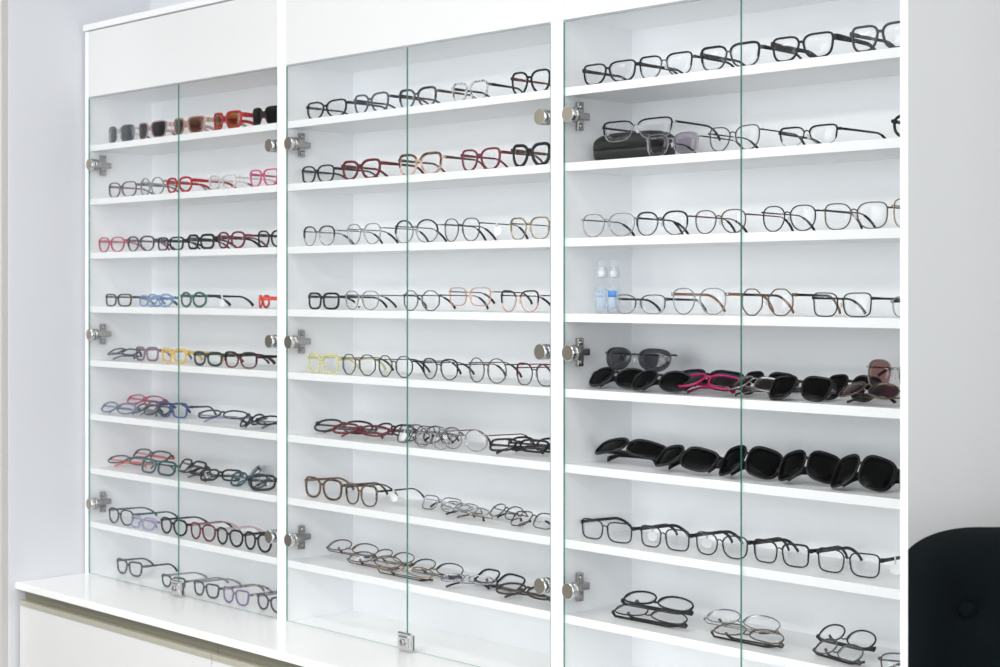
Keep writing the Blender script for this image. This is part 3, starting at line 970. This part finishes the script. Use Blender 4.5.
S('blue-lensed black folded', 672, 742, 'way', 'black', d=0.125, lens='blue', lh=0.050, pose='folded', pitch=-45, gap=0.008, where='behind the magenta pair on @')
S('magenta-framed', 677, 739, 'way', 'magenta', d=0.045, lens='wine', lh=0.040, pose='folded', pitch=-56, rim=0.0022, th=0.004, where='left of the door gap on @')
S('black lens-up folded', 741, 790, 'way', 'black', d=0.120, lens='dark', lh=0.050, pose='folded', pitch=-32, gap=0.008, where='rear, right of the glass edge on @')
S('silver-armed dark folded', 728, 780, 'way', 'silver', d=0.045, lens='wine', lh=0.042, metal=True, rim=0.0012, pose='folded', pitch=-60, where='front one at the glass edge on @')
S('big black silver-armed', 772, 828, 'way', 'black', tcol='silver', d=0.045, lens='black', lh=0.058, pose='folded', pitch=-46, yaw=14, gap=0.008, where='middle of the right half on @')
S('black cat-eye folded', 822, 878, 'way', 'black', d=0.110, lens='black', lh=0.054, pose='folded', pitch=-36, gap=0.008, where='left of the upright brown lens on @')
S('pale brown-lensed', 863, 930, 'aviator', 'silver', d=0.105, lens='palebrown', lh=0.054, metal=True, rim=0.0012, th=0.002, pose='folded', pitch=-6, lift=0.022, where='standing upright at the right on @')
S('gold-rimmed brown-lensed', 838, 899, 'oval', 'bronze', d=0.040, lens='wine', lh=0.046, metal=True, rim=0.0014, th=0.002, pose='folded', pitch=-60, where='nearest the edge at the right on @')
on(2, 6)
S('slim black wrap', 590, 668, 'shield', 'black', d=0.095, lens='black', lh=0.046, brow='black', th=0.009, pose='folded', pitch=-56, gap=0.002, wrap=0.022)
S('black rectangular wrap', 650, 717, 'shield', 'black', d=0.045, lens='black', lh=0.052, brow='black', th=0.009, pose='folded', pitch=-46, gap=0.002, wrap=0.020, yaw=-7)
S('black round-shouldered', 719, 775, 'shield', 'black', d=0.050, lens='black', lh=0.064, brow='black', th=0.010, pose='folded', pitch=-42, gap=0.002, wrap=0.032, yaw=10)
S('black bulging', 781, 834, 'shield', 'black', d=0.060, lens='black', lh=0.062, brow='black', th=0.010, pose='folded', pitch=-42, yaw=18, gap=0.002, wrap=0.032)
S('black tilted square', 834, 886, 'shield', 'black', d=0.050, lens='black', lh=0.068, brow='black', th=0.010, pose='folded', pitch=-44, yaw=10, gap=0.002, wrap=0.032)
S('black upright', 896, 944, 'shield', 'black', d=0.060, lens='black', lh=0.060, brow='black', th=0.010, pose='folded', pitch=-14, yaw=-18, gap=0.002)
on(2, 7)
E('thin black rectangular', 580, 633.5, 'rect', 'blackmetal', 'black', py=541, lh=0.040, metal=True, th=0.0038, tip='black', rim=0.0013)
E('thin grey-black rectangular', 639, 691, 'rect', 'blackmetal', 'black', py=549, lh=0.041, metal=True, th=0.0040, tip='black', rim=0.0013, tagged='l')
E('thin black square', 694, 749.5, 'soft', 'blackmetal', 'black', py=557, lh=0.043, metal=True, th=0.0040, tip='black', rim=0.0013, tagged='l')
E('thin black long-armed', 752, 811, 'rect', 'blackmetal', 'black', py=565, lh=0.041, metal=True, th=0.0040, tip='black', rim=0.0013, brow='blackmetal')
E('black rectangular tagged', 815.5, 882, 'rect', 'blackmetal', 'black', py=575, lh=0.042, metal=True, th=0.0040, tip='black', rim=0.0013, tagged='r')
on(2, 8)
E('plain black folded', 624, 695, 'oval', 'mattblack', 'mattblack', d=0.120, lh=0.037, rim=0.0018, pitch=56, th=0.0036, where='on top of the left pile on @', lift=0.012, **DOWN)
E('black silver-bridged folded', 613, 691, 'oval', 'blackmetal', 'black', d=0.055, lh=0.034, metal=True, rim=0.0014, th=0.0036, pitch=58, where='under the left pile on @', **DOWN)
E('thin silver folded', 706.5, 782, 'oval', 'silver', 'silver', d=0.105, lh=0.037, metal=True, pitch=56, where='on top of the middle pile on @', lift=0.008, **DOWN)
E('thin bronze black-tipped folded', 714, 786, 'oval', 'bronze', 'blackmetal', d=0.045, lh=0.034, metal=True, pitch=62, th=0.003, where='under the middle pile on @', **DOWN)
E('black wire folded', 816, 880, 'oval', 'blackmetal', 'black', d=0.115, lh=0.040, metal=True, rim=0.0016, pitch=50, yaw=-8, th=0.003, where='on top of the right pile on @', lift=0.010, **DOWN)
E('grey wire folded', 811, 868, 'oval', 'gunmetal', 'black', d=0.045, lh=0.037, metal=True, pitch=52, yaw=-14, th=0.003, where='under the right pile on @', **DOWN)
E('dark bundled folded', 889, 945, 'soft', 'gunmetal', 'black', d=0.055, lh=0.037, metal=True, rim=0.0014, pose='folded', pitch=-40, yaw=30, where='at the right end of @')

# ------------------------------------------------------------------ spectacle case
zc = SHELF_TOP[1]
cxp = at_depth(634, 0.088)
case = thing('glasses_case', 'black hard glasses case lying on the second shelf of the right cabinet', 'glasses case', (cxp, 0.088, zc + 0.0003))
L, Dp, H = 0.100, 0.030, 0.062


def case_half(z0, z1, name, top):
    m = MB()
    nx, na = 28, 14
    vs, fs = [], []
    for i in range(nx + 1):
        t = -1 + 2 * i / nx
        k = max(0.0, 1 - abs(t) ** 4.5) ** (1 / 3.2)
        k = max(k, 0.02)
        for j in range(na + 1):
            an = PI * j / na
            c, s = math.cos(an), math.sin(an)
            y = math.copysign(abs(c) ** 0.6, c) * Dp * (0.55 + 0.45 * k)
            h = abs(s) ** 0.7 * (z1 - z0) * (k if top else (0.72 + 0.28 * k))
            vs.append((t * L * (1.0 if top else 0.985), y, z0 + h if top else z1 - h))
    w = na + 1
    for i in range(nx):
        for j in range(na):
            fs.append((i * w + j, i * w + j + 1, (i + 1) * w + j + 1, (i + 1) * w + j))
        fs.append((i * w + na, i * w, (i + 1) * w, (i + 1) * w + na))
    fs.append(list(range(w)))
    fs.append([nx * w + j for j in range(w)])
    m.add(vs, fs)
    return m.build(name, CASE, case)


case_half(0.0, 0.028, 'case_base', False)
case_half(0.0286, H, 'case_lid', True)

# ------------------------------------------------------------------ lens cleaner bottles
BOTTLE = thin_glass('clear_bottle_plastic', (0.975, 0.98, 0.985), 1.4, 0.02)
LIQ = thin_glass('clear_liquid', (0.97, 0.98, 0.987), 1.33)
SPRAY = clear_plastic('frosted_spray_cap', (0.85, 0.88, 0.92), 0.22)
LBL = principled('blue_label', (0.09, 0.24, 0.62), 0.4, noise=0.03)
LBLW = clear_plastic('pale_label', (0.72, 0.80, 0.90), 0.35)
for px, dd, txt in ((602.5, 0.055, 'clear lens spray bottle with pale label, left of two on the fourth shelf'),
                    (614.5, 0.062, 'clear lens spray bottle with blue label, right of two beside thin eyeglasses')):
    bx_ = at_depth(px, dd)
    r = thing('spray_bottle', txt, 'bottle', (bx_, dd, SHELF_TOP[3] + 0.0003), 'lens spray bottles')
    m = MB()
    m.lathe([(0.0125, 0), (0.0145, 0.002), (0.0145, 0.062), (0.0128, 0.068), (0.0075, 0.073), (0.0072, 0.080)], n=28)
    bo = m.build('bottle_body', BOTTLE, r)
    m = MB()
    m.lathe([(0.0132, 0.0012), (0.0136, 0.003), (0.0136, 0.050), (0.0, 0.0502)], n=24)
    m.build('liquid', LIQ, r)
    m = MB()
    m.lathe([(0.0092, 0.0755), (0.0092, 0.088), (0.0060, 0.089), (0.0055, 0.096), (0.004, 0.0965)], n=20)
    m.build('spray_head', principled('white_spray_head', (0.82, 0.84, 0.86), 0.35, noise=0.01), r)
    m = MB()
    m.lathe([(0.0112, 0.074), (0.0112, 0.078), (0.0098, 0.108), (0.0085, 0.111), (0.0, 0.1112)], n=24)
    m.build('clear_cap', SPRAY, r)
    # wrap-round label facing the room
    m = MB()
    for (z0_, z1_, a0, a1, rad, mi) in ((0.010, 0.052, -2.35, -0.2, 0.01475, 0), (0.034, 0.047, -2.0, -0.55, 0.01490, 1)):
        vs, fs = [], []
        n = 14
        for i in range(n + 1):
            an = a0 + (a1 - a0) * i / n
            for rr in (rad, rad + 0.0001):
                for z in (z0_, z1_):
                    vs.append((rr * math.cos(an), rr * math.sin(an), z))
        for i in range(n):
            o = i * 4
            fs += [(o, o + 1, o + 5, o + 4), (o + 2, o + 6, o + 7, o + 3), (o + 1, o + 3, o + 7, o + 5), (o, o + 4, o + 6, o + 2)]
        m.cur = mi
        m.add(vs, fs)
    m.build('label', [LBLW, LBL if px > 610 else LBLW], bo)

# ------------------------------------------------------------------ armchair
ZC = 2.27
cpos = cam_pt(905, HY, ZC)
ang = math.atan2(SN, CN)
Wd = 0.64
arm = thing('armchair', 'dark blue-black velvet armchair with buttoned back beside the white edge board', 'armchair',
            (*(cam_pt(901.2, HY, ZC) + RV * (Wd / 2)).to_2d(), FLOOR))
arm.rotation_euler = (0, 0, ang)
top_z = -(527.0 - HY) / F_PX * ZC - FLOOR
hb = top_z - 0.36


def cushion(name, cx, cy, cz, sx, sy, sz, rx=0.05, rz=0.05, dents=(), vertical=True):
    """pillow-like block: superellipse outline, rounded faces, buttoned dents on the front"""
    m = MB()
    n, k = 64, 18
    vs, fs = [], []
    for side in (-1, 1):
        for j in range(k + 1):
            q = j / k
            for i in range(n):
                th = 2 * PI * i / n
                c, s = math.cos(th), math.sin(th)
                tq = (i % 16) / 15.0 * PI / 2
                qd = i // 16
                ca, sa = math.cos(qd * PI / 2 + tq), math.sin(qd * PI / 2 + tq)
                gx, gz = (1, -1, -1, 1)[qd], (1, 1, -1, -1)[qd]
                u = (gx * (sx - rx) + rx * ca) / sx * q
                w = (gz * (sz - rz) + rz * sa) / sz * q
                prof = (1 - q ** 5) ** 0.4
                x, z = u * sx, w * sz
                y = side * sy * prof
                if side < 0:
                    for (dx, dz) in dents:
                        rr = math.hypot(x - dx, z - dz)
                        y += 0.022 * math.exp(-(rr / 0.030) ** 2)
                vs.append((cx + x, cy + y, cz + z) if vertical else (cx + x, cy + z, cz - y))
    R = (k + 1) * n
    for sidx in range(2):
        for j in range(k):
            for i in range(n):
                l = (i + 1) % n
                o = sidx * R
                if j == 0:
                    fs.append((o + i, o + n + i, o + n + l)) if True else None
                else:
                    fs.append((o + j * n + i, o + j * n + l, o + (j + 1) * n + l, o + (j + 1) * n + i))
    m.add(vs, fs)
    bm_ob = m.build(name, VELVET, arm)
    bm = bmesh.new()
    bm.from_mesh(bm_ob.data)
    bmesh.ops.remove_doubles(bm, verts=bm.verts, dist=1e-5)
    bmesh.ops.recalc_face_normals(bm, faces=bm.faces)
    bm.to_mesh(bm_ob.data)
    bm.free()
    return bm_ob


bz = 0.36 + hb / 2
# button seen at (970, 611)
bp_ = cam_pt(970, 611, ZC - 0.05)
loc = Matrix.Rotation(-ang, 3, 'Z') @ (bp_ - Vector(arm.location))
dents = [(loc.x, loc.z - bz), (-loc.x, loc.z - bz), (0.0, loc.z - bz + 0.14), (0.0, loc.z - bz - 0.14)]
back = cushion('backrest', 0, 0.0, bz, Wd / 2, 0.062, hb / 2, 0.102, 0.053, dents)
for (dx, dz) in dents:
    b_ = MB()
    b_.ellipsoid((dx, -0.040, bz + dz), (0.013, 0.007, 0.011), 14, 8)
    b_.build('button', VELVET, back)
cushion('seat', 0, -0.31, 0.40, Wd / 2 - 0.07, 0.07, 0.27, 0.06, 0.06, (), False)
for s in (-1, 1):
    cushion('armrest', s * (Wd / 2 - 0.045), -0.29, 0.46, 0.040, 0.14, 0.27, 0.03, 0.04, (), False)
for sx in (-1, 1):
    for sy in (-0.5, 0.0):
        l_ = MB()
        l_.lathe([(0.012, 0), (0.013, 0.004), (0.020, 0.32), (0.020, 0.345)], (sx * (Wd / 2 - 0.09), sy, 0), 'z', 16)
        l_.build('leg', principled('dark_wood_leg', (0.03, 0.02, 0.015), 0.4, noise=0.2), arm)

# ------------------------------------------------------------------ light
w = bpy.data.worlds.new('world')
bpy.context.scene.world = w
w.use_nodes = True
bg = w.node_tree.nodes['Background']
bg.inputs[0].default_value = (0.93, 0.96, 1.0, 1)
bg.inputs[1].default_value = 0.6


def area(name, loc, rot, sx, sy, power, col=(1, 1, 1)):
    l = bpy.data.lights.new(name, 'AREA')
    l.shape = 'RECTANGLE'
    l.size, l.size_y = sx, sy
    l.energy = power
    l.color = col
    o = bpy.data.objects.new(name, l)
    C.objects.link(o)
    o.location = loc
    o.rotation_euler = rot
    return o


for x in (-4.6, -3.0, -1.4, 0.2):
    area('ceiling_panel_light', (x, -1.15, CEIL - 0.01), (0, 0, 0), 1.2, 0.35, 7, (1.0, 0.985, 0.96))
    area('ceiling_panel_light', (x, -2.9, CEIL - 0.01), (0, 0, 0), 1.2, 0.6, 22, (1.0, 0.985, 0.96))

area('frontal_fill_light', (-2.0, -5.7, 0.15), (PI / 2, 0, 0), 4.6, 2.3, 112, (0.94, 0.97, 1.0))  # unseen area light, added as frontal fill for the cabinet interiors
area('side_fill_light', (2.5, -3.6, 0.1), (PI / 2, 0, PI / 2), 3.2, 2.3, 48, (0.94, 0.97, 1.0))  # unseen area light, added to brighten the inner faces of the left panels

sc = bpy.context.scene
sc.view_settings.view_transform = 'Standard'
sc.view_settings.look = 'None'
sc.view_settings.exposure = 0.23
sc.view_settings.gamma = 1.0
sc.view_settings.use_curve_mapping = False
sc.cycles.transparent_max_bounces = 64
sc.cycles.max_bounces = 10
sc.cycles.diffuse_bounces = 6
sc.cycles.use_denoising = True
sc.cycles.caustics_reflective = False
sc.cycles.caustics_refractive = False
